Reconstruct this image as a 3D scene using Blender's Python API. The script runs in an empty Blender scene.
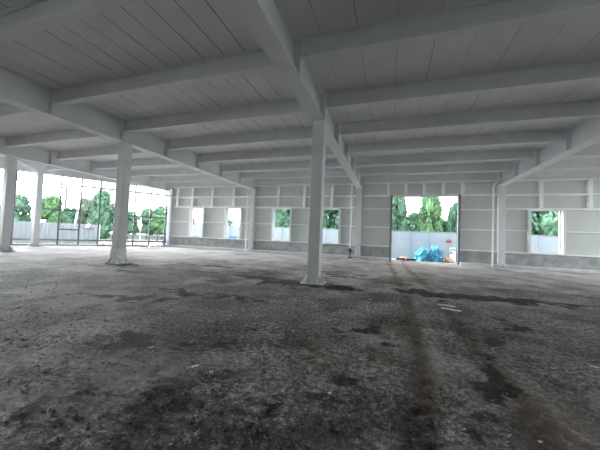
import bpy, bmesh, math, random
import numpy as np
from mathutils import Vector, Matrix
random.seed(7)
S = bpy.context.scene
C = S.collection
PI = math.pi

# ------------------------------------------------------------------ helpers
class MB:
    """collects verts and faces, then links them as one mesh object"""
    def __init__(s): s.v, s.f = [], []
    def poly(s, pts, faces):
        n = len(s.v); s.v += [tuple(p) for p in pts]; s.f += [tuple(i + n for i in q) for q in faces]; return s
    def box(s, x0, x1, y0, y1, z0, z1):
        p = [(x, y, z) for x in (x0, x1) for y in (y0, y1) for z in (z0, z1)]
        return s.poly(p, [(0, 1, 3, 2), (4, 6, 7, 5), (0, 4, 5, 1), (2, 3, 7, 6), (0, 2, 6, 4), (1, 5, 7, 3)])
    def bar(s, a, b, w, h, up=(0, 0, 1)):
        """a bar of section w x h from a to b"""
        a, b = Vector(a), Vector(b); d = (b - a).normalized(); u = Vector(up)
        r = d.cross(u)
        if r.length < 1e-4: r = d.cross(Vector((0, 1, 0)))
        r.normalize(); u = r.cross(d).normalized()
        p = []
        for q in (a, b):
            for i, j in ((-1, -1), (1, -1), (1, 1), (-1, 1)): p.append(q + r * (w / 2 * i) + u * (h / 2 * j))
        return s.poly(p, [(0, 3, 2, 1), (4, 5, 6, 7), (0, 1, 5, 4), (1, 2, 6, 5), (2, 3, 7, 6), (3, 0, 4, 7)])
    def prism(s, pts, d):
        """extrude a polygon (list of 3-D points) by vector d"""
        n = len(pts); d = Vector(d); p = [Vector(q) for q in pts] + [Vector(q) + d for q in pts]
        return s.poly(p, [tuple(range(n - 1, -1, -1)), tuple(range(n, 2 * n))] + [(i, (i + 1) % n, n + (i + 1) % n, n + i) for i in range(n)])
    def tube(s, pts, r, n=10):
        """tube through points, r a number or one per point"""
        pts = [Vector(p) for p in pts]; R = r if isinstance(r, (list, tuple)) else [r] * len(pts)
        rings = []
        for i, p in enumerate(pts):
            d = (pts[min(i + 1, len(pts) - 1)] - pts[max(i - 1, 0)]).normalized()
            a = d.cross(Vector((0, 0, 1)))
            if a.length < 1e-3: a = d.cross(Vector((0, 1, 0)))
            a.normalize(); b = d.cross(a).normalized()
            rings.append([p + (a * math.cos(2 * PI * k / n) + b * math.sin(2 * PI * k / n)) * R[i] for k in range(n)])
        f = []
        for i in range(len(rings) - 1):
            for k in range(n): f.append((i * n + k, i * n + (k + 1) % n, (i + 1) * n + (k + 1) % n, (i + 1) * n + k))
        m = len(rings)
        f += [tuple(range(n - 1, -1, -1)), tuple(range((m - 1) * n, m * n))]
        return s.poly([q for r_ in rings for q in r_], f)
    def build(s, name, mat, parent=None, smooth=False, bevel=0):
        me = bpy.data.meshes.new(name); me.from_pydata(s.v, [], s.f)
        bm = bmesh.new(); bm.from_mesh(me); bmesh.ops.recalc_face_normals(bm, faces=bm.faces); bm.to_mesh(me); bm.free()
        if smooth: me.polygons.foreach_set('use_smooth', [True] * len(me.polygons))
        me.materials.append(mat)
        o = bpy.data.objects.new(name, me); C.objects.link(o)
        if parent: o.parent = parent
        if bevel:
            b = o.modifiers.new('bevel', 'BEVEL'); b.width = bevel; b.segments = 2; b.limit_method = 'ANGLE'
        return o

def empty(name, loc=(0, 0, 0), rz=0):
    o = bpy.data.objects.new(name, None); C.objects.link(o); o.location = loc; o.rotation_euler = (0, 0, rz)
    o.empty_display_size = .2
    return o
def tag(o, label=None, cat=None, group=None, kind=None):
    if label: o['label'] = label
    if cat: o['category'] = cat
    if group: o['group'] = group
    if kind: o['kind'] = kind
    return o
def structure(o): o['kind'] = 'structure'; return o
def copy_tree(o, parent=None):
    c = o.copy(); C.objects.link(c); c.parent = parent
    for ch in list(o.children): copy_tree(ch, c)
    return c

# ------------------------------------------------------------------ value noise (numpy)
def _hash(ix, iy, seed):
    h = (ix.astype(np.int64) * 374761393 + iy.astype(np.int64) * 668265263 + seed * 1442695041) & 0x7fffffff
    h = ((h ^ (h >> 13)) * 1274126177) & 0x7fffffff
    return ((h ^ (h >> 16)) & 0xffff) / 65535.0
def vnoise(x, y, seed=0):
    ix, iy = np.floor(x), np.floor(y); fx, fy = x - ix, y - iy
    fx = fx * fx * (3 - 2 * fx); fy = fy * fy * (3 - 2 * fy)
    a = _hash(ix, iy, seed); b = _hash(ix + 1, iy, seed); c = _hash(ix, iy + 1, seed); d = _hash(ix + 1, iy + 1, seed)
    return (a * (1 - fx) + b * fx) * (1 - fy) + (c * (1 - fx) + d * fx) * fy
def fbm(x, y, seed=0, n=4):
    t, amp, tot = 0, 1.0, 0
    for k in range(n):
        t = t + amp * vnoise(x * 2 ** k, y * 2 ** k, seed + k); tot += amp; amp *= .5
    return t / tot

# ------------------------------------------------------------------ materials
def mat(name, col, rough=.6, var=.12, scale=3.0, bump=0.0, bscale=40.0, spec=.3, metal=0.0, col2=None, detail=5):
    m = bpy.data.materials.new(name); m.use_nodes = True; nt = m.node_tree; N, L = nt.nodes, nt.links
    b = N['Principled BSDF']; b.inputs['Roughness'].default_value = rough
    b.inputs['Specular IOR Level'].default_value = spec; b.inputs['Metallic'].default_value = metal
    tc = N.new('ShaderNodeTexCoord'); no = N.new('ShaderNodeTexNoise')
    no.inputs['Scale'].default_value = scale; no.inputs['Detail'].default_value = detail
    L.new(tc.outputs['Object'], no.inputs['Vector'])
    r = N.new('ShaderNodeValToRGB'); r.color_ramp.elements[0].position = .3; r.color_ramp.elements[1].position = .7
    c2 = col2 or tuple(min(1, c * (1 + var)) for c in col)
    c1 = col if col2 else tuple(c * (1 - var) for c in col)
    r.color_ramp.elements[0].color = (*c1, 1); r.color_ramp.elements[1].color = (*c2, 1)
    L.new(no.outputs['Fac'], r.inputs['Fac']); L.new(r.outputs['Color'], b.inputs['Base Color'])
    if bump:
        n2 = N.new('ShaderNodeTexNoise'); n2.inputs['Scale'].default_value = bscale; n2.inputs['Detail'].default_value = 6
        L.new(tc.outputs['Object'], n2.inputs['Vector'])
        bp = N.new('ShaderNodeBump'); bp.inputs['Strength'].default_value = bump; bp.inputs['Distance'].default_value = .02
        L.new(n2.outputs['Fac'], bp.inputs['Height']); L.new(bp.outputs['Normal'], b.inputs['Normal'])
    return m

M = {}
M['paint'] = mat('white_grey_paint', (.74, .755, .77), .45, .05, 1.5, .03, 60)
M['paint_dull'] = mat('dull_grey_paint', (.40, .41, .42), .5, .08, 1.5, .03, 60)
M['rail'] = mat('galvanised_rail', (.86, .87, .87), .45, .06, 2)
M['panel'] = mat('grey_green_panel', (.60, .63, .605), .55, .05, .6)
M['white'] = mat('white_trim', (.78, .80, .82), .5, .04, 2)
M['block'] = mat('rendered_low_wall', (.30, .305, .305), .9, .25, 2.2, .5, 25, col2=(.47, .475, .47))
M['curb'] = mat('pale_concrete_curb', (.55, .57, .60), .85, .12, 3, .3, 30)
M['steel'] = mat('dark_frame_steel', (.20, .21, .23), .5, .1, 3)
M['film'] = mat('white_plastic_film', (.88, .88, .88), .35, .1, 8, .5, 30, spec=.5)
M['bolt'] = mat('bolt_steel', (.55, .55, .54), .4, .1, 10, metal=.6)
M['black'] = mat('black_plastic', (.02, .024, .035), .4, .2, 8)
M['navy'] = mat('dark_blue_plastic', (.03, .06, .13), .45, .2, 8)
M['blue'] = mat('bright_blue_plastic', (.03, .24, .42), .4, .25, 6, .6, 14, col2=(.14, .52, .68))
M['blueboard'] = mat('blue_board', (.02, .18, .55), .5, .1, 3)
M['fence'] = mat('pale_blue_fence_panel', (.43, .485, .55), .5, .05, 1)
M['corr'] = mat('pale_corrugated_sheet', (.36, .40, .43), .5, .05, 1)
M['bark'] = mat('grey_bark', (.10, .08, .06), .9, .3, 6, .6, 30)
M['leaf_a'] = mat('mid_green_leaves', (.065, .15, .09), .6, .3, 5.5, col2=(.18, .33, .22))
M['leaf_b'] = mat('bright_green_leaves', (.08, .18, .08), .6, .3, 5.5, col2=(.20, .36, .18))
M['leaf_c'] = mat('dusty_green_leaves', (.10, .16, .11), .6, .3, 5.5, col2=(.20, .27, .19))
M['leaf_o'] = mat('orange_tinged_leaves', (.42, .12, .05), .6, .3, 1.2, col2=(.14, .28, .08))
M['brick'] = mat('red_brick', (.42, .14, .10), .9, .3, 8, col2=(.60, .33, .27))
M['soil'] = mat('orange_brown_soil', (.36, .20, .12), .95, .25, 5, .8, 20, col2=(.50, .32, .22))
M['sign'] = mat('dark_red_board', (.36, .03, .05), .5, .1, 4)
M['signtext'] = mat('pale_sign_band', (.62, .45, .45), .5, .1, 4)
M['concrete_pole'] = mat('grey_concrete_pole', (.20, .20, .20), .9, .1, 3)
M['board'] = mat('pale_notice_board', (.74, .77, .76), .5, .05, 4)
M['darkgreen'] = mat('dark_green_print', (.05, .16, .08), .6, .2, 6)
M['plank'] = mat('weathered_plank', (.30, .22, .17), .9, .25, 5, .3, 30)
M['scrap'] = mat('white_paper_scrap', (.85, .85, .83), .7, .08, 8)
M['car_white'] = mat('white_car_paint', (.75, .75, .76), .3, .03, 2, spec=.5)
M['car_dark'] = mat('dark_car_paint', (.05, .055, .065), .3, .05, 2, spec=.5)
M['glass'] = mat('dark_car_glass', (.03, .035, .04), .1, .1, 2, spec=.6)
M['tyre'] = mat('black_tyre', (.02, .02, .02), .8, .1, 5)
M['pink'] = mat('pink_cloth', (.80, .20, .30), .7, .1, 5)
M['blue_cloth'] = mat('blue_cloth', (.12, .25, .65), .7, .1, 5)
M['clod'] = mat('dirt_clod', (.075, .068, .06), .95, .4, 1.5, .5, 30, col2=(.17, .155, .14))
M['pebble'] = mat('pale_pebble', (.15, .145, .135), .9, .3, 3, col2=(.33, .32, .30))
M['leafy_ground'] = mat('pale_dusty_yard', (.24, .23, .21), .95, .2, .5, .4, 4, col2=(.34, .325, .30))

def ceiling_material(name, pitch, width, dark, x_off=0.0):
    m = mat(name, (.76, .765, .765), .6, .06, .9); nt = m.node_tree; N, L = nt.nodes, nt.links
    b = N['Principled BSDF']; src = b.inputs['Base Color'].links[0].from_socket
    tc = N.new('ShaderNodeTexCoord'); sp = N.new('ShaderNodeSeparateXYZ'); L.new(tc.outputs['Object'], sp.inputs[0])
    def mth(op, a, v=None):
        n = N.new('ShaderNodeMath'); n.operation = op
        if isinstance(a, (int, float)): n.inputs[0].default_value = a
        else: L.new(a, n.inputs[0])
        if v is not None:
            if isinstance(v, (int, float)): n.inputs[1].default_value = v
            else: L.new(v, n.inputs[1])
        return n.outputs[0]
    x = mth('ADD', sp.outputs[0], 200 * pitch + x_off)
    q = mth('DIVIDE', x, pitch); fr = mth('FRACT', q)
    line = mth('LESS_THAN', fr, width / pitch)
    # joints open more in some places than in others
    no = N.new('ShaderNodeTexNoise'); no.inputs['Scale'].default_value = .35
    cell = mth('FLOOR', q); cb = N.new('ShaderNodeCombineXYZ'); L.new(cell, cb.inputs[0]); yy = mth('MULTIPLY', sp.outputs[1], .5); L.new(yy, cb.inputs[1])
    no.inputs['Scale'].default_value = .9; L.new(cb.outputs[0], no.inputs['Vector'])
    st = N.new('ShaderNodeMapRange'); st.inputs[1].default_value = .3; st.inputs[2].default_value = .62; st.inputs[3].default_value = .15
    L.new(no.outputs['Fac'], st.inputs[0])
    fac = mth('MULTIPLY', line, st.outputs[0])
    mx = N.new('ShaderNodeMix'); mx.data_type = 'RGBA'
    L.new(fac, mx.inputs['Factor']); L.new(src, mx.inputs[6]); mx.inputs[7].default_value = (dark, dark, dark, 1)
    L.new(mx.outputs[2], b.inputs['Base Color'])
    return m
M['deck'] = ceiling_material('roof_deck_panels', .62, .022, .03)
M['deck_tight'] = ceiling_material('roof_deck_tight_joints', .84, .016, .30)
M['deck_fine'] = ceiling_material('roof_deck_fine_ribs', .31, .02, .16)

def floor_material():
    m = bpy.data.materials.new('bare_dirt'); m.use_nodes = True; nt = m.node_tree; N, L = nt.nodes, nt.links
    b = N['Principled BSDF']; b.inputs['Roughness'].default_value = .85; b.inputs['Specular IOR Level'].default_value = .3
    tc = N.new('ShaderNodeTexCoord')
    def noise(scale, detail=8, rough=.6, dist=0, stretch=None):
        n = N.new('ShaderNodeTexNoise'); n.inputs['Scale'].default_value = scale; n.inputs['Detail'].default_value = detail
        n.inputs['Roughness'].default_value = rough; n.inputs['Distortion'].default_value = dist
        if stretch:
            mp = N.new('ShaderNodeMapping'); mp.inputs['Rotation'].default_value = (0, 0, stretch[0]); mp.inputs['Scale'].default_value = (stretch[1], stretch[2], 1)
            L.new(tc.outputs['Object'], mp.inputs[0]); L.new(mp.outputs[0], n.inputs['Vector'])
        else: L.new(tc.outputs['Object'], n.inputs['Vector'])
        return n.outputs['Fac']
    def ramp(fac, stops):
        r = N.new('ShaderNodeValToRGB'); e = r.color_ramp.elements
        while len(e) < len(stops): e.new(.5)
        for k, (p, c) in enumerate(stops): e[k].position = p; e[k].color = (*c, 1)
        L.new(fac, r.inputs[0]); return r.outputs[0]
    def mix(fac, a, bb, mode='MIX'):
        x = N.new('ShaderNodeMix'); x.data_type = 'RGBA'; x.blend_type = mode
        if isinstance(fac, float): x.inputs['Factor'].default_value = fac
        else: L.new(fac, x.inputs['Factor'])
        for i, q in ((6, a), (7, bb)):
            if isinstance(q, tuple): x.inputs[i].default_value = (*q, 1)
            else: L.new(q, x.inputs[i])
        return x.outputs[2]
    def attr(n):
        a = N.new('ShaderNodeAttribute'); a.attribute_name = n; return a.outputs['Fac']
    base = ramp(noise(1.1, 9, .62, .3), [(.30, (.115, .103, .094)), (.5, (.225, .208, .193)), (.70, (.37, .35, .332))])
    fine = ramp(noise(16, 8, .7), [(.36, (.22, .22, .22)), (.5, (.9, .9, .9)), (.64, (1.9, 1.9, 1.9))])
    c = mix(.95, base, fine, 'MULTIPLY')
    grit = ramp(noise(60, 4, .7), [(.38, (.35, .35, .35)), (.52, (1, 1, 1)), (.66, (2.0, 2.0, 2.0))])
    c = mix(.9, c, grit, 'MULTIPLY')
    c = mix(attr('pale'), c, (.46, .44, .42))
    def broken(fac, nz, k, gain):
        a1 = N.new('ShaderNodeMath'); a1.operation = 'SUBTRACT'; L.new(nz, a1.inputs[0]); a1.inputs[1].default_value = .5
        a2 = N.new('ShaderNodeMath'); a2.operation = 'MULTIPLY_ADD'; L.new(a1.outputs[0], a2.inputs[0]); a2.inputs[1].default_value = k; L.new(fac, a2.inputs[2])
        a3 = N.new('ShaderNodeMapRange'); a3.inputs[1].default_value = .5 - .5 / gain; a3.inputs[2].default_value = .5 + .5 / gain; L.new(a2.outputs[0], a3.inputs[0])
        return a3.outputs[0]
    c = mix(broken(attr('brown'), noise(7, 8, .7), 1.6, 1.8), c, (.15, .112, .085))
    c = mix(broken(attr('dark'), noise(13, 9, .78), 3.4, 1.5), c, (.028, .023, .02))
    c = mix(attr('red'), c, (.42, .27, .21))
    L.new(c, b.inputs['Base Color'])
    bp = N.new('ShaderNodeBump'); bp.inputs['Strength'].default_value = .9; bp.inputs['Distance'].default_value = .05
    ad = N.new('ShaderNodeMath'); ad.operation = 'ADD'; L.new(noise(9, 9, .68), ad.inputs[0])
    m2 = N.new('ShaderNodeMath'); m2.operation = 'MULTIPLY'; m2.inputs[1].default_value = .35; L.new(noise(45, 6, .7), m2.inputs[0]); L.new(m2.outputs[0], ad.inputs[1])
    L.new(ad.outputs[0], bp.inputs['Height']); L.new(bp.outputs['Normal'], b.inputs['Normal'])
    return m
M['dirt'] = floor_material()

# ------------------------------------------------------------------ plan of the building (metres, camera at x=0 y=0)
GX = [-20.3, -11.3, -2.37, 6.7, 15.7]        # girder lines
Y1, YW = 8.72, 20.95                         # inner column row, back wall column row
ZG, ZB, ZC = 5.27, 5.70, 6.20                # girder bottom, roof beam bottom, ceiling
ROWS = [3.42, 6.04, 8.65] + [8.65 + 2.455 * k for k in range(1, 5)] # roof beams
FP, FD = Vector((-26.0, 12.3, 0)), Vector((.575, .818, 0)).normalized()   # slanting glazed front
FN = Vector((-FD.y, FD.x, 0))               # its outward normal
YBACK = -34.0
def fx_at(y): return FP.x + (y - FP.y) * FD.x / FD.y

# ------------------------------------------------------------------ floor
PATCH = [  # dark loose soil: x, y, rx, ry, rotation, strength
    (.9, 8.7, .85, .5, 0, 1.1), (2.0, 8.7, 1.0, .45, .1, 1), (3.3, 8.9, .9, .35, 0, 1), (4.6, 9.0, .7, .2, 0, .7), (6.6, 9.1, 1.2, .18, 0, .5),
    (-3.0, 8.1, 1.0, .5, .2, .9), (-1.5, 8.2, .8, .4, 0, .9), (-4.3, 8.6, 1.1, .3, 0, .8), (-2.0, 10.8, 1.4, .35, 0, .6), (-11.2, 8.0, 1.5, .6, 0, .8), (-9.2, 7.4, 1.4, .3, .1, .6),
    (1.25, 4.2, .14, .55, -.3, .8), (1.05, 3.3, .16, .5, -.3, .8), (1.5, 5.0, .2, .6, -.2, .6), (-.55, 2.9, .25, .5, .3, .4), (-1.0, 2.1, .25, .25, 0, .4), (-2.0, 2.0, .3, .3, 0, .4),
    (-3.1, 3.0, .8, .35, .2, .6), (-2.3, 3.4, .6, .3, 0, .5), (-5.2, 4.6, 1.2, .3, .2, .5), (-4.2, 5.6, 1.6, .3, 0, .55), (.5, 2.4, .2, .3, 0, .4), (1.6, 2.7, .25, .2, 0, .4), (-.3, 4.6, .5, .5, 0, .45),
    (-7.5, 10.5, 2.5, .3, 0, .5), (2.4, 6.2, .5, .5, 0, .35), (-3.2, 2.0, .3, .3, 0, .45), (3.0, 4.6, .6, .4, 0, .35)]
def ruts(x, y):
    """two wheel tracks leading to the doorway, and a fainter crossing pair"""
    h = np.zeros_like(x); tr = np.zeros_like(x)
    for off in (-.42, .42):
        cx = .62 + off + .25 * np.sin(y * .25) - .0 * y
        d = (x - cx) / .17
        g = np.exp(-d * d); br = .35 + vnoise(x * 1.1, y * .9, 77); h -= .016 * g * br; h += .010 * br * np.exp(-((np.abs(x - cx) - .3) / .1) ** 2); tr = np.maximum(tr, g)
        h += .010 * g * np.sin(y * 26 + np.abs(x - cx) * 30)
    for off in (0, 1.5):
        cy = 6.0 + off - .08 * x
        d = (y - cy) / .16
        h -= .02 * np.exp(-d * d) * (vnoise(x * .6, y * .6, 91) > .4)
    return h, tr
def floor_height(x, y):
    h = .055 * (fbm(x * .45, y * .45, 3, 4) - .5) + .035 * (fbm(x * 2.1, y * 2.1, 11, 4) - .5) + .022 * (fbm(x * 9, y * 9, 23, 3) - .5)
    r, tr = ruts(x, y); h = h + r
    for (px, py, rx, ry, a, s) in PATCH:
        u = (x - px) * math.cos(a) + (y - py) * math.sin(a); w = -(x - px) * math.sin(a) + (y - py) * math.cos(a)
        g = np.exp(-((u / rx) ** 2 + (w / ry) ** 2)); h = h + g * s * (.010 + .03 * (fbm(x * 5, y * 5, 51, 3) - .4))
    fade = np.clip((20.6 - y) / 2.0, 0.15, 1)
    return h * fade
def floor_attrs(x, y):
    n1 = fbm(x * 4.3, y * 4.3, 71, 5); n2 = fbm(x * .8, y * 1.1, 81, 5)
    dark = np.zeros_like(x)
    for (px, py, rx, ry, a, s) in PATCH:
        u = (x - px) * math.cos(a) + (y - py) * math.sin(a); w = -(x - px) * math.sin(a) + (y - py) * math.cos(a)
        g = np.exp(-((u / rx) ** 2 + (w / ry) ** 2) * .9) * s
        dark = np.maximum(dark, np.clip((g * 1.1 + (n1 - .5) * 2.0 - .28) * 2.6, 0, 1) * np.clip(g * 6, 0, 1))
    dark = np.maximum(dark, np.clip((n2 - .55) * 4, 0, .5))
    pale = np.clip((fbm(x * .9, y * .7, 33, 5) - .52) * 4, 0, .5) + np.clip((y - 9.5) / 8, 0, .8) * (.4 + fbm(x * .7, y * 1.6, 44, 4))  # pale patches; towards the back, dust and grazing light painted in as paler colour
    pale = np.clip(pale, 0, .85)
    _, tr = ruts(x, y)
    brown = np.clip(tr * .75 * (n1 + .25) + np.clip((fbm(x * 1.3, y * .8, 61, 4) - .55) * 3, 0, .5), 0, .7)
    red = np.exp(-(((x - 1.2) / 1.7) ** 2 + ((y - 17.8) / 2.2) ** 2)) * np.clip((n1 - .35) * 3, 0, 1)
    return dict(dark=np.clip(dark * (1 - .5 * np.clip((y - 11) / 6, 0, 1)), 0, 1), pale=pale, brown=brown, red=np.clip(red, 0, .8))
def axis(segs):
    out = []
    for a, b, st in segs:
        n = max(1, int(round((b - a) / st))); out += [a + (b - a) * k / n for k in range(n)]
    return np.array(out + [segs[-1][1]])
def make_floor():
    xs = axis([(-38, -14, .6), (-14, -6, .14), (-6, 5.5, .055), (5.5, 12, .14), (12, 16.0, .6)])
    ys = axis([(YBACK, .4, 1.2), (.4, 7, .055), (7, 12, .08), (12, 21.2, .2)])
    X, Y = np.meshgrid(xs, ys); nx, ny = len(xs), len(ys)
    x, y = X.ravel(), Y.ravel(); z = floor_height(x, y)
    # keep only what lies inside the slanting front
    co = np.stack([x, y, z], 1)
    i = np.arange(nx * ny).reshape(ny, nx)
    q = np.stack([i[:-1, :-1], i[:-1, 1:], i[1:, 1:], i[1:, :-1]], -1).reshape(-1, 4)
    cx = x[q].mean(1); cy = y[q].mean(1)
    keep = (cx - (FP.x + (cy - FP.y) * FD.x / FD.y)) > -.4
    q = q[keep]
    me = bpy.data.meshes.new('floor')
    me.vertices.add(len(co)); me.vertices.foreach_set('co', co.ravel())
    me.loops.add(q.size); me.loops.foreach_set('vertex_index', q.ravel().astype(np.int32))
    me.polygons.add(len(q)); me.polygons.foreach_set('loop_start', np.arange(0, q.size, 4).astype(np.int32))
    me.update(calc_edges=True)
    for k, v in floor_attrs(x, y).items():
        a = me.attributes.new(k, 'FLOAT', 'POINT'); a.data.foreach_set('value', v.astype(np.float32))
    me.polygons.foreach_set('use_smooth', [True] * len(me.polygons))
    bm = bmesh.new(); bm.from_mesh(me); bmesh.ops.delete(bm, geom=[v for v in bm.verts if not v.link_faces], context='VERTS'); bm.to_mesh(me); bm.free()
    me.materials.append(M['dirt'])
    o = bpy.data.objects.new('floor', me); C.objects.link(o); structure(o)
    return o
make_floor()
def fz(x, y): return float(floor_height(np.array([float(x)]), np.array([float(y)]))[0])

# loose stones and clods
def make_clods(name, label, mt, n, seed, smin, smax, dmax, pw):
    rng = np.random.default_rng(seed)
    iv = np.array([(1, 0, 0), (-1, 0, 0), (0, 1, 0), (0, -1, 0), (0, 0, 1), (0, 0, -1)], float)
    jf = np.array([(0, 2, 4), (2, 1, 4), (1, 3, 4), (3, 0, 4), (2, 0, 5), (1, 2, 5), (3, 1, 5), (0, 3, 5)])
    d = 1.0 + dmax * rng.random(n) ** pw; a = rng.uniform(-1.2, .72, n)
    px, py = d * np.sin(a), d * np.cos(a)
    den = fbm(px * 1.6, py * 1.6, 99 + seed, 4); ok = den > .34 + .14 * rng.random(n); px, py = px[ok], py[ok]
    n = len(px); pz = floor_height(px, py); sz = smin + (smax - smin) * rng.random(n) ** 4
    v = iv[None] * rng.uniform(.55, 1.45, (n, 6, 1)) + rng.uniform(-.3, .3, (n, 6, 3))
    an = rng.uniform(0, 6.3, n); c, t = np.cos(an)[:, None], np.sin(an)[:, None]
    v = np.stack([v[..., 0] * c - v[..., 1] * t, v[..., 0] * t + v[..., 1] * c, v[..., 2] * .7], -1) * sz[:, None, None]
    v = v + np.stack([px, py, pz + sz * .15], -1)[:, None]
    f = jf[None] + 6 * np.arange(n)[:, None, None]
    m = MB(); m.v = v.reshape(-1, 3).tolist(); m.f = f.reshape(-1, 3).tolist()
    tag(m.build(name, M[mt]), label, 'gravel', kind='stuff')
make_clods('gravel', 'loose dark clods of soil scattered over the dirt floor', 'clod', 30000, 5, .004, .019, 11, 1.4)
make_clods('fine_gravel', 'small pale grey pebbles scattered over the dirt floor', 'pebble', 16000, 9, .003, .013, 9, 1.5)

# yard outside
g = MB()
zg = -.06
g.poly([(-160, 21.16, zg), (90, 21.16, zg), (90, 160, zg), (-160, 160, zg)], [(0, 1, 2, 3)])
g.poly([(-160, -60, zg), (fx_at(-60) - .1, -60, zg), (fx_at(21.16) - .1, 21.16, zg), (-160, 21.16, zg)], [(0, 1, 2, 3)])
g.poly([(16.1, -60, zg), (90, -60, zg), (90, 21.16, zg), (16.1, 21.16, zg)], [(0, 1, 2, 3)])
structure(g.build('ground', M['leafy_ground']))

# ------------------------------------------------------------------ ceiling, rear wall, part-open right side
def slab(name, pts, z0, z1, m):
    return structure(MB().prism([(x, y, z0) for x, y in pts], (0, 0, z1 - z0)).build(name, m))
fo = .25
def front(y): return fx_at(y) - fo
slab('ceiling', [(GX[1], YBACK), (GX[2], YBACK), (GX[2], 21.4), (GX[1], 21.4)], ZC, ZC + .35, M['deck'])
slab('ceiling_right', [(GX[2], YBACK), (18.0, YBACK), (18.0, 21.4), (GX[2], 21.4)], ZC, ZC + .35, M['deck_tight'])
slab('ceiling_left', [(front(YBACK), YBACK), (GX[1], YBACK), (GX[1], 21.4), (front(21.4), 21.4)], ZC, ZC + .35, M['deck_fine'])
structure(MB().box(front(YBACK), 18, YBACK - .2, YBACK, 0, ZC).build('wall_rear', M['panel']))
structure(MB().box(15.95, 16.15, YBACK, 7.0, 0, ZC).box(15.95, 16.15, 7.0, 21.2, 0, .2).box(15.95, 16.15, 7.0, 21.2, 5.4, ZC).build('wall_right', M['panel']))  # unseen side, its opening added to let daylight onto the back wall

# ------------------------------------------------------------------ back wall
YP = 21.06                                   # inner face of the wall panels
OPEN = [(-17.72, -16.34, 1.02, 3.72), (-13.92, -12.46, 1.02, 3.72), (-9.36, -7.86, 1.02, 3.72), (-5.36, -3.88, 1.02, 3.72), (.02, 4.22, -.1, 4.62), (8.28, 9.88, 1.02, 3.74)]
WX0, WX1 = -20.25, 16.0
def wall_grid(z0, z1, y0, y1, opens):
    xs = sorted({WX0, WX1} | {v for o in opens for v in o[:2]}); zs = sorted({z0, z1} | {v for o in opens for v in o[2:] if z0 < v < z1})
    m = MB()
    for a, b in zip(xs, xs[1:]):
        run = None
        for c, d in zip(zs, zs[1:]):
            mx, mz = (a + b) / 2, (c + d) / 2
            if any(o[0] < mx < o[1] and o[2] < mz < o[3] for o in opens): continue
            m.box(a, b, y0, y1, c, d)
    return m
structure(wall_grid(.98, 6.2, YP, YP + .12, OPEN).build('wall_back', M['panel']))
structure(wall_grid(.18, .985, 20.99, 21.2, [OPEN[4]]).build('wall_back_low', M['block']))
m = MB()
for a, b in ((WX0, -.1), (4.35, WX1)):
    m.prism([(a, 20.72, -.1), (a, 21.18, -.1), (a, 21.18, .2), (a, 20.8, .2), (a, 20.72, .13)], (b - a, 0, 0))
structure(m.build('baseboard_back', M['curb']))
# panel joints and rails (light channels) of the back wall, one rail per bay
n_trim = 0
def trim(m, mt=None):
    global n_trim; n_trim += 1
    return structure(m.build('trim_%d' % n_trim, mt or M['rail']))
def channel_h(a, b, z, h=.10):
    """a horizontal C-rail from x=a to x=b"""
    y0 = 20.86
    return MB().box(a, b, y0, y0 + .012, z - h / 2, z + h / 2).box(a, b, y0 + .012, YP, z + h / 2 - .012, z + h / 2).box(a, b, y0 + .012, YP, z - h / 2, z - h / 2 + .012)
def channel_v(x, z0, z1, w=.17):
    y0 = 20.87
    return MB().box(x - w / 2, x + w / 2, y0, y0 + .012, z0, z1).box(x - w / 2, x - w / 2 + .012, y0 + .012, YP, z0, z1).box(x + w / 2 - .012, x + w / 2, y0 + .012, YP, z0, z1)
def cut(a, b, z, extra=.12):
    """pieces of [a,b] at height z that miss the openings"""
    segs = [(a, b)]
    for o in OPEN:
        if o[2] - .02 < z < o[3] + .0:
            nx = []
            for s0, s1 in segs:
                if o[1] + extra <= s0 or o[0] - extra >= s1: nx.append((s0, s1)); continue
                if o[0] - extra > s0: nx.append((s0, o[0] - extra))
                if o[1] + extra < s1: nx.append((o[1] + extra, s1))
            segs = nx
    return segs
BAYS = [(-19.86, -11.52), (-11.08, -2.52), (-2.08, 6.48), (6.92, 15.5)]
for bi, (a, b) in enumerate(BAYS):
    lv = (1.0, 2.4, 3.78, 4.68, 5.62) if bi != 2 else (1.0, 2.38, 3.72, 4.70, 5.62)
    for z in lv:
        for s0, s1 in cut(a, b, z): trim(channel_h(s0, s1, z, .12 if z > 3.75 else .08))
for x, z0, z1 in [(x, 3.84, 5.56) for x in (-19.3, -17.6, -15.42, -13.22, -8.94, -6.70, -4.46, 8.80, 11.2, 13.4)] + [(x, 4.76, 5.56) for x in (-.3, .9, 2.11, 3.31, 4.5)]:
    trim(channel_v(x, z0, z1, .2))
# window surrounds: posts both sides, sill and head, and an outer white frame in the thickness of the wall
k = 0
for i, (a, b, z0, z1) in enumerate(OPEN):
    if i == 4: continue
    k += 1
    w = structure(empty('window_%d' % k, ((a + b) / 2, 21.0, z0)))
    for x0, x1 in ((a - .14, a), (b, b + .14)):
        MB().box(x0 - (a + b) / 2, x1 - (a + b) / 2, -.14, .10, 0, z1 - z0).build('window_post', M['paint'], w)
    hw = (b - a) / 2
    MB().box(-hw - .02, -hw + .05, .10, .24, 0, z1 - z0).box(hw - .05, hw + .02, .10, .24, 0, z1 - z0).box(-hw + .05, hw - .05, .10, .24, z1 - z0 - .06, z1 - z0).box(-hw + .05, hw - .05, .10, .24, 0, .06).build('window_frame', M['white'], w)
    MB().box(-hw - .14, hw + .14, -.15, .24, -.04, 0).build('window_sill', M['white'], w)
d = structure(empty('door_1', (2.12, 21.0, 0)))
MB().box(-2.24, -2.10, -.16, .2, 0, 4.74).build('door_post', M['steel'], d)
MB().box(2.10, 2.24, -.16, .2, 0, 4.74).build('door_post', M['steel'], d)
MB().box(-2.10, 2.10, -.16, .2, 4.62, 4.74).build('door_head', M['paint'], d)
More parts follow.
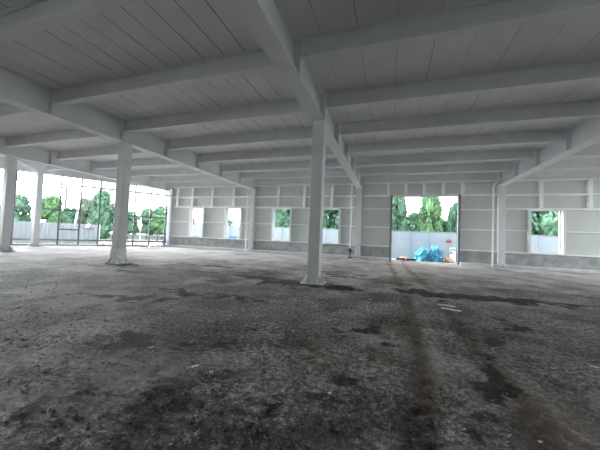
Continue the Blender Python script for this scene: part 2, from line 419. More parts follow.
MB().box(-2.10, 2.10, -.1, .2, -.1, .02).build('door_threshold', M['steel'], d)

# ------------------------------------------------------------------ steel columns
def make_column(detail):
    """a square box column on a base plate with flared gussets"""
    root = empty('steel_column')
    w = .19
    MB().box(-w, w, -w, w, .03, ZG - .03).build('shaft', M['paint'], root, bevel=.012)
    MB().box(-.35, .35, -.35, .35, 0, .03).build('base_plate', M['paint'], root)
    MB().box(-.24, .24, -.24, .24, ZG - .03, ZG).build('cap_plate', M['paint'], root)
    for a in range(4):
        R = Matrix.Rotation(a * PI / 2, 4, 'Z')
        for s in (-1, 1):
            pts = [(s * .15 - .01, -w, .03), (s * .15 - .01, -.34, .03), (s * .15 - .01, -.34, .10), (s * .15 - .01, -w, .28)]
            MB().prism([R @ Vector(p) for p in pts], R.to_3x3() @ Vector((.02, 0, 0))).build('gusset', M['paint'], root)
        p = R @ Vector((-.26, -.26, 0))
        MB().tube([p + Vector((0, 0, .03)), p + Vector((0, 0, .10))], .018, 8).build('anchor_bolt', M['bolt'], root)
    return root
proto = make_column(True)
cols = [(GX[0] - .2, 9.4, 'tall square grey steel column nearest the left edge of the photo', 0),
        (-11.22, 8.9, 'square steel column with its foot wrapped in white film and rope', .0),
        (-2.33, 8.62, 'nearest and largest square steel column, alone in the middle of the floor', 0),
        (-24.25, 12.75, 'slender white steel column just inside the slanting glazed front', 0),
        (-20.08, YW, 'white steel column where the back wall meets the glazed front', 0),
        (-11.3, YW, 'back wall column between the two left windows and the two middle windows', 0),
        (-2.37, YW, 'back wall column left of the wide doorway, behind the black valve', 0),
        (6.7, YW, 'back wall column right of the wide doorway, beside the bent downpipe', 0)]
COL = []
for i, (x, y, lab, rz) in enumerate(cols):
    o = proto if i == 0 else copy_tree(proto)
    z = fz(x, y) * .4 if y < 20 else 0
    o.location = (x, y, z); tag(o, lab, 'column', 'steel columns of the hall', 'thing'); COL.append(o)
for c in (COL[3],):
    c.scale = (.9, .9, (ZG + .13) / ZG)
# film and rope on the foot of the second column
wr = COL[1]
bm = bmesh.new()
n, rows = 48, 9
grid = []
for r in range(rows):
    t = r / (rows - 1); z = .03 + .62 * t
    ring = []
    for q in range(n):
        a = 2 * PI * q / n; ca, sa = math.cos(a), math.sin(a)
        sq = 1 / max(abs(ca), abs(sa))
        rad = (.203 + .13 * max(0, 1 - t * 3.2)) * sq ** (1 if t > .3 else .8) + random.uniform(-.005, .012) * (1 + 3 * (t < .3))
        ring.append(bm.verts.new((ca * rad, sa * rad, z + (random.uniform(-.05, .03) if r == rows - 1 else 0))))
    grid.append(ring)
for r in range(rows - 1):
    for q in range(n): bm.faces.new((grid[r][q], grid[r][(q + 1) % n], grid[r + 1][(q + 1) % n], grid[r + 1][q]))
me = bpy.data.meshes.new('plastic_wrap'); bm.to_mesh(me); bm.free(); me.materials.append(M['film'])
o = bpy.data.objects.new('plastic_wrap', me); C.objects.link(o); o.parent = wr; o['label'] = 'white plastic film wrapped round the foot'
m = MB()
for z0, z1, z2, z3 in ((.55, .38, .50, .30), (.42, .5, .3, .44), (.2, .3, .18, .22)):
    h = .225
    m.tube([(-h, -h, z0), (h, -h, z1), (h, h, z2), (-h, h, z3), (-h, -h, z0)], .009, 6)
m.tube([(.23, -.2, .35), (.36, -.3, .12), (.52, -.42, .03), (.7, -.4, .03)], .009, 6)
o = m.build('rope', M['film'], wr); o['label'] = 'thin white rope knotted round the film'

# ------------------------------------------------------------------ girders (front to back) and roof beams (side to side)
def girder_mesh(y0, y1, fw=.42):
    return MB().box(-fw / 2, fw / 2, y0, y1, 0, .03).box(-.012, .012, y0, y1, .03, ZC - ZG - .025).box(-fw / 2, fw / 2, y0, y1, ZC - ZG - .025, ZC - ZG)
gl = ['roof girder over the column at the left edge, running to the glazed front corner',
      'roof girder carried by the column with the film-wrapped foot',
      'nearest roof girder overhead, carried by the lone middle column',
      'roof girder at the upper right, ending above the bent downpipe',
      'roof girder along the right side of the hall, beyond the single right window']
for gx, lab in zip(GX, gl):
    y0 = -4.0
    root = tag(empty('roof_girder', (gx, 0, ZG)), lab, 'girder', 'roof girders running to the back wall', 'thing')
    girder_mesh(y0, YW + .08).build('girder_beam', M['paint'], root)
    for y in ROWS + [YW - .16]:
        for s in (-1, 1):
            x0, x1 = sorted((s * .012, s * .2))
            MB().box(x0, x1, y - .008, y + .008, .03, ZC - ZG - .025).build('stiffener', M['paint'], root)
# short girder from the left column out to the slender column
a, b = Vector((GX[0] - .2, 9.4, 0)), Vector((-24.25, 12.75, 0)); dv = (b - a).normalized()
root = tag(empty('roof_girder', (a.x, a.y, ZG), math.atan2(dv.y, dv.x)), 'short slanting roof girder between the left edge column and the slender column', 'girder', kind='thing')
Ln = (b - a).length
MB().box(.2, Ln + .3, -.15, .15, 0, .03).box(.2, Ln + .3, -.012, .012, .03, ZC - ZG - .02).box(.2, Ln + .3, -.15, .15, ZC - ZG - .02, ZC - ZG).build('girder_beam', M['paint'], root)

def make_beam(L, name='roof_beam'):
    """an I-beam of length L along x with end plates"""
    root = empty(name)
    h = ZC - ZB
    MB().box(-L / 2, L / 2, -.11, .11, 0, .025).box(-L / 2, L / 2, -.01, .01, .025, h - .02).box(-L / 2, L / 2, -.11, .11, h - .02, h).build('beam', M['paint'], root)
    for s in (-1, 1):
        x0, x1 = sorted((s * (L / 2), s * (L / 2 - .02)))
        MB().box(x0, x1, -.11, .11, -.03, h - .02).build('end_plate', M['paint'], root)
    return root
ordn = ['first', 'second', 'third', 'fourth', 'fifth', 'sixth', 'seventh', 'eighth']
bn = ['left of the film-wrapped column', 'between the film-wrapped and middle columns', 'just right of the middle column', 'beyond the upper right girder']
bp = make_beam(9.0 - .46)
first = True
for bi in range(4):
    for k, y in enumerate(reversed(ROWS)):
        o = bp if first else copy_tree(bp); first = False
        o.location = ((GX[bi] + GX[bi + 1]) / 2, y + (.35, .12, 0, -.05)[bi], ZB)
        tag(o, '%s grey roof beam from the back wall, %s' % (ordn[k], bn[bi]), 'beam', 'roof beams running side to side', 'thing')
# beams of the outer strip between the first girder and the glazed front
for k, y in enumerate(reversed(ROWS[4:])):
    xo = fx_at(y) + .2; L = (GX[0] - .23) - xo
    if L < .8: continue
    o = make_beam(L); o.location = (xo + L / 2, y, ZB)
    tag(o, '%s short roof beam from the back, over the strip by the glazed front' % ordn[k], 'beam', 'roof beams running side to side', 'thing')
# edge beams over the back wall
for bi, nm in enumerate(['over the two left windows', 'over the two middle windows', 'over the wide doorway', 'over the single right window']):
    o = make_beam(9.0 - .46, 'edge_beam'); o.location = ((GX[bi] + GX[bi + 1]) / 2, YW - .02, ZB + .0)
    tag(o, 'grey edge beam on top of the back wall ' + nm, 'beam', 'edge beams on the back wall', 'thing')

# ------------------------------------------------------------------ glazed front without glass: header, posts, rails
Lf = (Vector((-20.25, fx_at(0), 0)) - Vector((0, 0, 0))).length
tl = (20.75 - FP.y) / FD.y                    # distance along the front to the corner column
def P(t, z, off=0): q = FP + FD * t + FN * off; return (q.x, q.y, z)
T0 = -20.0
m = MB().bar(P(T0, 5.80, .1), P(tl + .2, 5.80, .1), .24, .80)
structure(m.build('wall_front_header', M['paint']))
structure(MB().bar(P(T0, -.02), P(tl, -.02), .3, .22).build('baseboard_front', M['block']))
w = structure(empty('window_6'))
TS = -4.5 * 1.253
structure(MB().bar(P(T0, 2.7), P(TS, 2.7), .15, 5.4).build('front_light_block', M['panel']))  # unseen closed stretch, added to keep daylight off the near columns
STEP = 1.253
ks = list(range(-4, 9))
for i in ks:
    t = i * STEP
    if t > tl - .1: continue
    MB().bar(P(t, 0), P(t, 5.4), .12, .10, FD).build('mullion', M['steel'], w)
for z in (4.80, .43):
    MB().bar(P(TS, z), P(tl, z), .06, .12).build('transom', M['steel'], w)
for i0, i1, z in ((-4, 2, 2.75), (2, 3, 2.77), (2, 3, 1.26), (5, 8, 2.65), (5, 6.8, 1.26)):
    MB().bar(P(i0 * STEP, z), P(min(i1 * STEP, tl), z), .06, .11).build('transom', M['steel'], w)

# ------------------------------------------------------------------ downpipes on the back wall
def downpipe(x, lab, bend=0, zend=0.02):
    root = tag(empty('downpipe', (x, 20.66, 0)), lab, 'downpipe', 'white downpipes on the back wall')
    if bend: pts = [(0, 0, zend), (0, 0, 5.15), (.03, 0, 5.25), (bend - .03, 0, 5.5), (bend, 0, 5.6), (bend, 0, ZC - .02)]
    else: pts = [(0, 0, zend), (0, 0, ZC - .02)]
    MB().tube(pts, .055, 12).build('pipe', M['rail'], root, smooth=False)
    for z in (1.0, 2.4, 3.75): MB().tube([(0, 0, z - .03), (0, 0, z + .03)], .068, 12).box(-.02, .02, .05, .2, z - .02, z + .02).build('clamp', M['rail'], root)
    return root
downpipe(-11.66, 'straight white downpipe left of the column between the left and middle windows')
dp = downpipe(-2.9, 'straight white downpipe ending in a dark valve near the floor', zend=.75)
vb = MB().tube([(0, 0, .75), (0, 0, .1)], .05, 10).tube([(0, 0, .70), (0, 0, .52)], [.11, .13], 12).tube([(0, 0, .44), (0, 0, .52)], [.10, .13], 12)
v = vb.build('valve', M['navy'], dp); v['label'] = 'dark blue valve body'
MB().tube([(-.17, -.06, .62), (.2, -.06, .55)], .02, 8).tube([(.2, -.06, .55), (.24, -.06, .45)], .02, 8).build('valve_handle', M['black'], v)
MB().tube([(-.16, 0, .03), (.12, 0, .04)], .04, 8).build('pipe_foot', M['black'], dp)
downpipe(6.17, 'white downpipe with a bend near the top, left of the right column', bend=.26)

# ------------------------------------------------------------------ things lying on the floor
def scrap(x, y, L, w, rz, lab, h=.006, curl=.012, name='paper_scrap', cat='scrap', mt='scrap', group='white scraps on the dirt'):
    m = MB(); n = 6; top = []
    for i in range(n + 1):
        t = i / n - .5
        ww = w * (1 - .5 * abs(t)) * random.uniform(.8, 1.15); zz = curl * (math.sin(i * 1.9 + x * 7) * .5 + .5)
        top.append(((t * L, -ww / 2, zz), (t * L, ww / 2, zz * .6)))
    pts = [p for a in top for p in a] + [(p[0], p[1], p[2] + h) for a in top for p in a]
    N2 = 2 * (n + 1); f = []
    for i in range(n):
        a = 2 * i; f += [(a, a + 1, a + 3, a + 2), (N2 + a, N2 + a + 2, N2 + a + 3, N2 + a + 1), (a, a + 2, N2 + a + 2, N2 + a), (a + 1, N2 + a + 1, N2 + a + 3, a + 3)]
    f += [(0, N2, N2 + 1, 1), (2 * n, 2 * n + 1, N2 + 2 * n + 1, N2 + 2 * n)]
    m.poly(pts, f)
    o = m.build(name, M[mt]); o.location = (x, y, fz(x, y) + .012); o.rotation_euler = (0, 0, rz)
    return tag(o, lab, cat, group)
scrap(1.36, 7.40, .52, .13, -.25, 'longer white plastic strip on the dirt below the doorway, by dark soil', .02, .008, 'plastic_strip', 'plastic strip')
scrap(1.30, 6.98, .40, .08, -.3, 'thinner white plastic strip just in front of the longer one', .015, .006, 'plastic_strip', 'plastic strip')
scrap(1.30, 8.0, .30, .07, -.1, 'faint grey plastic strip behind the longer white strip', .012, .005, 'plastic_strip', 'plastic strip', 'paint_dull')
sc = [(-2.81, 2.75, .075, .028, .9, 'bent white scrap lying left of centre on the near dirt'),
      (-2.01, 2.59, .085, .03, 1.1, 'white paper scrap right of the bent one in the near dirt'),
      (-1.78, 2.55, .04, .03, .2, 'small white chip just right of the near paper scrap'),
      (-3.86, 4.20, .05, .03, .3, 'small white chip on the left dirt before the film-wrapped column'),
      (-3.43, 3.52, .035, .025, .3, 'tiny white chip between the left chip and the bent scrap'),
      (-5.24, 3.58, .045, .03, .6, 'white chip far out on the left dirt'),
      (2.46, 4.51, .09, .03, -.2, 'white scrap by the right edge of the photo'),
      (-3.07, 3.43, .03, .03, 0, 'tiny round white chip behind the bent scrap'),
      (-.60, 3.67, .03, .02, 0, 'pale chip in the middle of the near dirt'),
      (1.13, 2.68, .035, .02, .5, 'pale chip at the lower right corner of the dirt'),
      (-.52, 2.65, .03, .02, .4, 'pale chip low in the middle, nearest the camera'),
      (-.46, 7.03, .06, .03, .4, 'pale chip on the dirt right of the lone middle column'),
      (-1.57, 3.14, .03, .02, .4, 'pale chip right of the two near paper scraps')]
for a in sc: scrap(*a, h=.004, curl=.01)
# dumped bag by the glazed front
def lump(name, mt, loc, rx, ry, rz, seed, amp=.25, sub=3, freq=2.2, parent=None, flat=True):
    bm = bmesh.new(); bmesh.ops.create_icosphere(bm, subdivisions=sub, radius=1)
    rnd = random.Random(seed); ox, oy, oz = [rnd.uniform(0, 50) for _ in range(3)]
    from mathutils import noise as nz
    for v in bm.verts:
        n = nz.fractal(Vector((v.co.x * freq + ox, v.co.y * freq + oy, v.co.z * freq + oz)), .8, 2.1, 4)
        s = 1 + amp * n; z = v.co.z * s
        if flat and z < 0: z *= .15
        v.co = (v.co.x * s * rx, v.co.y * s * ry, z * rz)
    me = bpy.data.meshes.new(name); bm.to_mesh(me); bm.free(); me.materials.append(M[mt])
    o = bpy.data.objects.new(name, me); C.objects.link(o); o.location = loc
    if parent: o.parent = parent
    return o
tag(lump('plastic_bag', 'film', (-19.95, 18.9, fz(-19.95, 18.9) + .02), .34, .22, .2, 4, .35), 'crumpled white plastic bag on the floor by the glazed front', 'bag')
tag(lump('dirt_heap', 'clod', (-20.5, 18.5, .0), .45, .3, .12, 5, .3), 'small dark dirt heap beside the crumpled plastic bag', 'dirt heap')

# ------------------------------------------------------------------ outside the back wall
YF = 24.6; FT = 2.27
fence = tag(empty('site_fence', (0, YF, 0)), 'pale blue panel fence running behind the back wall', 'fence')
x = -30.0; PW = 1.44
pm = None
for i in range(30):
    if pm is None:
        mm = MB().box(.02, PW - .02, 0, .03, 0, FT - .06)
        for q in range(1, 6): mm.box(q * PW / 6 - .006, q * PW / 6 + .006, -.008, 0, .05, FT - .1)
        pm = mm.build('fence_panel', M['fence'], fence); o = pm
        pq = MB().box(-.03, .03, -.04, .05, -.06, FT).build('fence_post', M['corr'], fence); p2 = pq
    else:
        o = pm.copy(); C.objects.link(o); p2 = pq.copy(); C.objects.link(p2)
    o.location = (1.49 - PW * 17 + PW * i, 0, -.02); p2.location = (1.49 - PW * 17 + PW * i, 0, 0)
x0 = 1.49 - PW * 17
MB().box(x0, x0 + PW * 30, -.03, .06, FT - .06, FT).build('top_rail', M['corr'], fence)

def crumple(name, w, d, h, seed, lab, loc, peak):
    o = lump(name, 'blue', loc, w, d, h, seed, .30, 4, 3.2)
    return tag(o, lab, 'plastic bundle', 'blue bundles outside the doorway')
crumple('plastic_bundle', .60, .5, .95, 21, 'rounded bright blue plastic bundle on the ground, left of its pair', (2.38, 23.5, -.05), 0)
b2 = crumple('plastic_bundle', .60, .5, 1.12, 33, 'taller bright blue plastic bundle with dark gaps, right of its pair', (3.22, 23.55, -.05), 1)
m = MB()
for q in range(7):
    a = -1.2 + q * .38; m.tube([(math.sin(a) * .2, -.1, 1.0), (math.sin(a) * .5, -.5, .75), (math.sin(a) * .72, -.62, .3), (math.sin(a) * .74, -.6, .02)], .02, 6)
m.build('strap', M['navy'], b2)
tag(lump('soil_heap', 'soil', (4.02, 23.4, -.08), .5, .4, .42, 8, .25), 'orange brown soil heap beside the taller blue bundle', 'soil heap')
tag(lump('soil_heap', 'soil', (1.0, 23.0, -.08), .55, .3, .28, 12, .25), 'low brown soil heap at the left of the doorway', 'soil heap')
for dx, lab in ((0, 'left dark plank lying on the ground outside the doorway'), (.75, 'right dark plank lying outside the doorway, near the blue bundles')):
    o = MB().box(-.33, .33, -.1, .1, 0, .12).box(-.28, -.2, -.12, .12, -.05, 0).box(.2, .28, -.12, .12, -.05, 0).build('plank', M['black']); o.location = (.72 + dx, 22.6, -.01)
    tag(o, lab, 'plank', 'dark planks outside the doorway')
s = tag(empty('warning_sign', (4.34, YF - .05, 1.56)), 'small dark red sign board fixed high on the pale fence', 'sign')
MB().box(-.19, .19, -.02, .0, -.11, .11).build('sign_board', M['sign'], s)
MB().box(-.15, .15, -.026, -.02, .01, .06).build('sign_band', M['signtext'], s)
s = tag(empty('notice_board', (4.62, YF - .25, -.05)), 'white board with green blotches leaning on the fence', 'board')
MB().prism([(-.22, .0, 0), (.22, .0, 0), (.22, .18, 1.12), (-.22, .18, 1.12)], (0, .03, 0)).build('board_panel', M['board'], s)
m = MB()
for q in range(9):
    cx, cz = random.uniform(-.17, .17), random.uniform(.6, 1.02)
    m.prism([(cx + .05 * math.cos(t * PI / 3) * random.uniform(.5, 1.2), .155 * (cz / 1.0) - .01, cz + .05 * math.sin(t * PI / 3)) for t in range(6)], (0, .02, 0))
m.build('green_print', M['darkgreen'], s)
for x, xw, z0, z1, lab in ((-15.35, .42, .88, 1.16, 'blue board against the fence, seen through the second window from the left'), (-20.75, .2, .72, 1.02, 'small blue board against the fence, seen through the leftmost window')):
    o = MB().box(-xw, xw, -.04, 0, z0, z1).box(-xw, -xw + .05, -.06, 0, -.06, z0).box(xw - .05, xw, -.06, 0, -.06, z0).build('blue_board', M['blueboard']); o.location = (x, YF - .04, 0)
    tag(o, lab, 'board', 'blue boards on the fence')

# ------------------------------------------------------------------ trees
def make_foliage(seed, n=7500, leaf=.19):
    """leaf tufts on a cloud of blobs filling a crown about 1 m in radius and 2 m high"""
    r = np.random.default_rng(seed)
    blobs = []
    for k in range(36):
        t = r.random(); z = -.85 + 1.75 * t; rad = math.sqrt(max(.05, 1 - (max(0, z) / 1.05) ** 2)) * .6
        a = r.uniform(0, 2 * PI); q = rad * r.random() ** .4
        blobs.append((q * math.cos(a), q * math.sin(a), z, r.uniform(.28, .46) * (1 - .25 * max(0, z))))
    V = np.zeros((n * 4, 3)); B = r.integers(0, len(blobs), n)
    for i in range(n):
        bx, by, bz, br = blobs[B[i]]
        d = r.normal(size=3); d /= np.linalg.norm(d); p = np.array([bx, by, bz]) + d * br * r.random() ** .35
        nrm = d + r.normal(size=3) * .7; nrm /= np.linalg.norm(nrm)
        u = np.cross(nrm, r.normal(size=3)); u /= np.linalg.norm(u); w = np.cross(nrm, u)
        s = leaf * r.uniform(.45, 1); 
        V[4 * i:4 * i + 4] = [p - u * s * .5, p - w * s * .3, p + u * s * .5, p + w * s * .3]
    m = MB(); m.v = [tuple(p) for p in V]; m.f = [(4 * i, 4 * i + 1, 4 * i + 2, 4 * i + 3) for i in range(n)]
    ico = bmesh.new(); bmesh.ops.create_icosphere(ico, subdivisions=2, radius=1)
    iv = np.array([v.co[:] for v in ico.verts]); jf = [tuple(v.index for v in f.verts) for f in ico.faces]; ico.free()
    for bx, by, bz, br in blobs:                      # solid filler cores added to stop bright sky showing through the leaves
        m.poly((iv * br * r.uniform(.5, .85, (len(iv), 1)) + (bx, by, bz)).tolist(), jf)
    return m
FOL = {}
def tree(x, y, top, r, lab, kind='a', group='trees beyond the fences', bottom=.7, seed=0, sy=None):
    root = tag(empty('tree', (x, y, -.06), random.uniform(0, 6)), lab, 'tree', group)
    key = (kind, seed % 3)
    h = (top - bottom) / 2; zc = bottom + h
    if key not in FOL:
        f = make_foliage(seed % 3 + 1).build('foliage', M['leaf_' + kind], root); FOL[key] = f
    else:
        f = FOL[key].copy(); C.objects.link(f); f.parent = root
    f.location = (0, 0, zc); f.scale = (r, r, h / 1.05)
    MB().tube([(0, 0, 0), (.03, .02, zc * .5), (0, 0, zc + h * .5)], [.11, .09, .03], 8).tube([(.02, 0, zc * .6), (r * .4, 0, zc + h * .2)], [.05, .02], 6).tube([(0, 0, zc * .7), (-r * .4, r * .1, zc + h * .3)], [.05, .02], 6).build('trunk', M['bark'], root)
    return root
bt = [(-15.2, 31.5, 6.3, 1.9, 'dense green tree standing left of the view through the third window', 'a'),
      (-13.0, 31.0, 6.9, 2.0, 'dense green tree filling the third window from the left', 'a'),
      (-10.2, 31.6, 6.6, 1.9, 'green tree between the views of the two middle windows', 'a'),
      (-7.2, 31.0, 6.9, 2.0, 'dense green tree seen in the window right behind the lone middle column', 'a'),
      (-4.4, 31.6, 6.6, 1.9, 'green tree hidden mostly by the wall left of the doorway', 'a'),
      (-1.6, 31.4, 6.9, 1.9, 'green tree just left of the doorway view', 'a'),
      (.45, 31.0, 7.0, .95, 'green tree at the left side of the doorway view', 'a'),
      (3.75, 31.0, 6.5, 1.05, 'pointed green tree in the middle of the doorway view', 'b'),
      (2.3, 33.5, 4.5, 1.3, 'lower tree behind the gap between the doorway trees', 'a'),
      (6.1, 31.0, 5.4, .75, 'lower green tree at the right side of the doorway view', 'a'),
      (4.95, 32.5, 3.9, 1.0, 'small low tree in the gap right of the pointed doorway tree', 'a'),
      (8.3, 31.5, 6.3, 1.8, 'green tree behind the wall right of the doorway', 'a'),
      (10.9, 31.0, 6.9, 1.9, 'green tree at the left of the right window view', 'a'),
      (13.2, 31.0, 6.9, 2.0, 'dense green tree filling the right window', 'a'),
      (15.8, 31.3, 6.9, 2.0, 'green tree at the far right beyond the right window', 'a'),
      (-20.6, 31.0, 3.6, .95, 'small round tree showing over the fence in the second window', 'b'),
      (-26.4, 31.0, 3.5, .85, 'small orange tinged tree showing over the fence in the leftmost window', 'o')]
for i, a in enumerate(bt): tree(a[0], a[1], a[2] * (1.2 if a[2] > 6.2 and not -.5 < a[0] < 4 else 1), a[3] * 1.4, a[4], a[5], seed=i, bottom=.3)
lt = [(-45.5, 17.0, 5.3, 1.9, 'broad green tree behind the left edge column', 'a'),
      (-43.4, 20.6, 5.1, 1.45, 'green tree between the left edge column and the slender column', 'a'),
      (-42.0, 23.4, 5.35, 1.35, 'round green tree just right of the slender column', 'b'),
      (-40.9, 25.3, 4.0, .95, 'low tree behind the utility pole', 'a'),
      (-39.8, 26.6, 5.4, 1.05, 'dusty grey green tree right of the leaning post', 'c'),
      (-39.0, 27.9, 6.6, 1.25, 'tallest tree through the glazed front, left of the film-wrapped column', 'a'),
      (-38.2, 29.2, 5.0, 1.2, 'tree mostly hidden behind the film-wrapped column', 'a'),
      (-37.0, 30.6, 4.1, 1.15, 'low green tree just right of the film-wrapped column', 'a'),
      (-35.4, 32.4, 4.7, 1.0, 'green tree right of the white lamp post', 'a'),
      (-34.0, 34.0, 5.2, 1.5, 'darker green tree behind the small bright tree near the corner column', 'a'),
      (-32.2, 31.4, 3.7, .95, 'small bright green tree near the corner column', 'b')]
for i, a in enumerate(lt): tree(a[0], a[1], a[2], a[3] * 1.5, a[4], a[5], seed=i, bottom=1.0 if i >= 6 else .1)

# ------------------------------------------------------------------ yard beyond the glazed front
fa, fb = Vector((-34.5, 6.5, 0)), Vector((-27.0, 19.3, 0)); fd = (fb - fa).normalized(); Lc = (fb - fa).length
cf = tag(empty('corrugated_fence', fa, math.atan2(fd.y, fd.x)), 'pale corrugated sheet fence beyond the glazed front', 'fence')
pts = []; nn = int(Lc / .075)
prof = [(i * .075, (0, 0, .035, .035)[i % 4]) for i in range(nn + 1)]
m = MB()
for (xa, ya), (xb, yb) in zip(prof, prof[1:]):
    n0 = len(m.v); m.v += [(xa, ya, -.05), (xb, yb, -.05), (xb, yb, 1.78), (xa, ya, 1.78)]; m.f.append((n0, n0 + 1, n0 + 2, n0 + 3))
sh = m.build('sheet', M['corr'], cf); sd = sh.modifiers.new('thick', 'SOLIDIFY'); sd.thickness = .004
MB().box(0, Lc, .04, .09, 1.5, 1.56).box(0, Lc, .04, .09, .4, .46).build('fence_rail', M['corr'], cf)
for i in range(8): MB().box(i * Lc / 7 - .03, i * Lc / 7 + .03, .04, .1, -.06, 1.8).build('fence_post', M['rail'], cf)
# folded sunshade on the end of the fence
u = tag(empty('sunshade', (-27.75, 18.75, -.16)), 'striped pink, white and blue sunshade above the end of the pale fence', 'sunshade')
rings = [(0.02, 2.02), (.22, 1.95), (.42, 1.82), (.58, 1.64)]
for s0, nm, mt in ((0, 'pink_gore', 'pink'), (1, 'white_gore', 'scrap'), (2, 'blue_gore', 'blue_cloth')):
    m = MB()
    for gq in range(s0, 12, 3):
        a0, a1 = gq * PI / 6, (gq + 1) * PI / 6
        for (r0, z0), (r1, z1) in zip(rings, rings[1:]):
            m.poly([(r0 * math.cos(a0), r0 * math.sin(a0), z0), (r0 * math.cos(a1), r0 * math.sin(a1), z0), (r1 * math.cos(a1), r1 * math.sin(a1), z1), (r1 * math.cos(a0), r1 * math.sin(a0), z1)], [(0, 1, 2, 3)])
    o = m.build(nm, M[mt], u); o.modifiers.new('thick', 'SOLIDIFY').thickness = .006; o['label'] = nm.split('_')[0] + ' cloth panels'
MB().tube([(0, 0, 0), (0, 0, 2.05)], .02, 8).build('pole', M['rail'], u)
# poles
p = tag(empty('utility_pole', (-41.2, 24.7, -.06)), 'tall pale utility pole with two cross arms beyond the fence', 'utility pole')
MB().tube([(0, 0, 0), (0, 0, 6.95)], [.2, .13], 10).build('pole', M['concrete_pole'], p)
for z, w in ((6.75, .5), (6.2, .4)): MB().bar((-w * .55, -w * .83, z), (w * .55, w * .83, z), .12, .14).build('cross_arm', M['concrete_pole'], p)
o = MB().tube([(0, 0, 0), (.22, .33, 4.0)], [.1, .09], 10).build('leaning_post', M['white']); o.location = (-33.9, 21.2, -.06)
tag(o, 'white post leaning to the right behind the corrugated fence', 'post')
p = tag(empty('lamp_post', (-33.7, 29.8, -.06)), 'white lamp post between the low trees right of the film-wrapped column', 'lamp post')
MB().tube([(0, 0, 0), (0, 0, 3.3)], [.09, .06], 10).build('pole', M['white'], p)
MB().bar((-.35, -.3, 3.3), (.35, .3, 3.35), .12, .1).build('lamp_head', M['white'], p)
# low white wall along the road, cars
MB_w = MB().box(-9, 9, -.1, .1, 0, .62).box(-9, 9, -.14, .14, .62, .7)
o = MB_w.build('low_wall', M['curb']); o.location = (-37.5, 33.5, -.06); o.rotation_euler = (0, 0, .75); tag(o, 'low pale wall along the road beyond the glazed front', 'wall', kind='thing')
def make_car(mt):
    c = empty('car')
    side = [(-2.1, .25), (2.1, .25), (2.15, .65), (1.3, .85), (.75, 1.38), (-1.0, 1.42), (-1.75, .9), (-2.15, .8)]
    MB().prism([(x, -.85, z) for x, z in side], (0, 1.7, 0)).build('car_body', M[mt], c, bevel=.06)
    win = [(1.12, .9), (.68, 1.3), (-.92, 1.33), (-1.5, .92)]
    MB().prism([(x, -.87, z) for x, z in win], (0, 1.74, 0)).build('side_window', M['glass'], c)
    for x in (-1.3, 1.3):
        for y in (-.82, .82): MB().tube([(x, y - .1, .32), (x, y + .1, .32)], .32, 14).build('wheel', M['tyre'], c)
    return c
for mt, x, y, lab in (('car_white', -45.5, 37.2, 'white car parked on the road by the white lamp post'), ('car_dark', -42.2, 41.4, 'dark car parked on the road right of the white one')):
    c = make_car(mt); c.location = (x, y, .35); c.rotation_euler = (0, 0, .9); tag(c, lab, 'car', 'cars on the road', 'thing')
MB().box(-30, 30, -5, 5, -.06, .34).build('road_bank', M['leafy_ground']).location = (-50, 45, 0)
structure(bpy.data.objects['road_bank']).rotation_euler = (0, 0, .8)
bpy.data.objects['road_bank'].name = 'ground_bank'
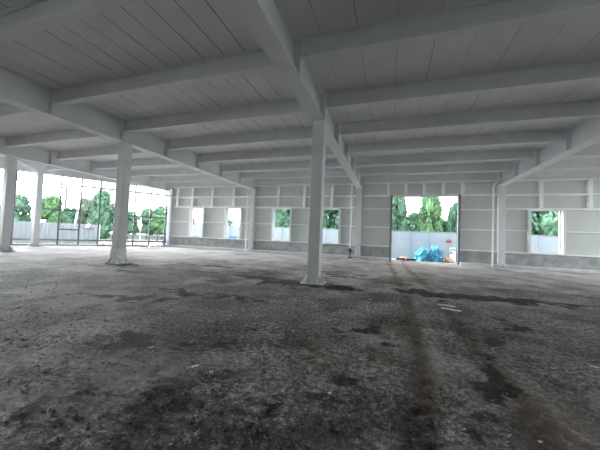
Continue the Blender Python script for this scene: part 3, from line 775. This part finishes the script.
# barrel and bricks beside the corner
b = tag(empty('barrel', (-22.5, 23.0, -.06)), 'dark blue barrel standing outside by the corner column', 'barrel')
MB().tube([(0, 0, 0), (0, 0, .05), (0, 0, .3), (0, 0, .6), (0, 0, .85), (0, 0, .9)], [.24, .27, .29, .29, .27, .24], 16).build('drum', M['navy'], b)
MB().tube([(0, 0, .9), (0, 0, .93)], [.25, .24], 16).build('lid', M['black'], b)
bk = None; rnd = random.Random(3)
for i in range(26):
    if bk is None: bk = MB().box(-.12, .12, -.055, .055, 0, .06).build('brick', M['brick']); o = bk
    else: o = bk.copy(); C.objects.link(o)
    t = rnd.uniform(5.3, 9.6); off = rnd.uniform(.5, 1.6)
    q = FP + FD * t + FN * off
    o.location = (q.x, q.y, -.06 + (0 if i % 3 else .05)); o.rotation_euler = (rnd.uniform(-.2, .2), rnd.uniform(-.2, .2), rnd.uniform(0, 6)); o.scale = (1.6, 1.6, 1.5)
    tag(o, 'loose red brick on the ground just outside the glazed front', 'brick', 'loose bricks outside the glazed front')

# ------------------------------------------------------------------ daylight
W = bpy.data.worlds.new('overcast_sky'); S.world = W; W.use_nodes = True
nt = W.node_tree; N, L = nt.nodes, nt.links
SKY_LOW, SKY_HIGH = 2.6, 60.0
bg = N['Background']; tc = N.new('ShaderNodeTexCoord')
def dotn(v):
    n = N.new('ShaderNodeVectorMath'); n.operation = 'DOT_PRODUCT'; L.new(tc.outputs['Generated'], n.inputs[0]); n.inputs[1].default_value = Vector(v).normalized(); return n.outputs['Value']
mr = N.new('ShaderNodeMapRange'); mr.interpolation_type = 'SMOOTHSTEP'
mr.inputs[1].default_value = .87; mr.inputs[2].default_value = 1.0; mr.inputs[3].default_value = SKY_LOW; mr.inputs[4].default_value = SKY_HIGH
L.new(dotn((-1, .10, .10)), mr.inputs[0])
bg.inputs['Color'].default_value = (.91, .96, 1.0, 1); L.new(mr.outputs[0], bg.inputs['Strength'])

# ------------------------------------------------------------------ camera
yaw, pitch, roll, fpx = .32216, .03968, .04067, 274.956
f = Vector((-math.sin(yaw) * math.cos(pitch), math.cos(yaw) * math.cos(pitch), math.sin(pitch)))
rt = Vector((math.cos(yaw), math.sin(yaw), 0)); up = rt.cross(f)
r2 = rt * math.cos(roll) + up * math.sin(roll); u2 = up * math.cos(roll) - rt * math.sin(roll)
cd = bpy.data.cameras.new('camera'); cam = bpy.data.objects.new('camera', cd); C.objects.link(cam)
mw = Matrix(((r2.x, u2.x, -f.x, 0), (r2.y, u2.y, -f.y, 0), (r2.z, u2.z, -f.z, 1.5), (0, 0, 0, 1)))
cam.matrix_world = mw
cd.sensor_width = 36; cd.lens = fpx / 600 * 36; cd.clip_start = .05; cd.clip_end = 500
S.camera = cam
vs = S.view_settings; vs.view_transform = 'Standard'; vs.look = 'None'; vs.gamma = 1; vs.use_curve_mapping = False
vs.exposure = .95
S.cycles.diffuse_bounces = 7; S.cycles.max_bounces = 12; S.cycles.sample_clamp_indirect = 12
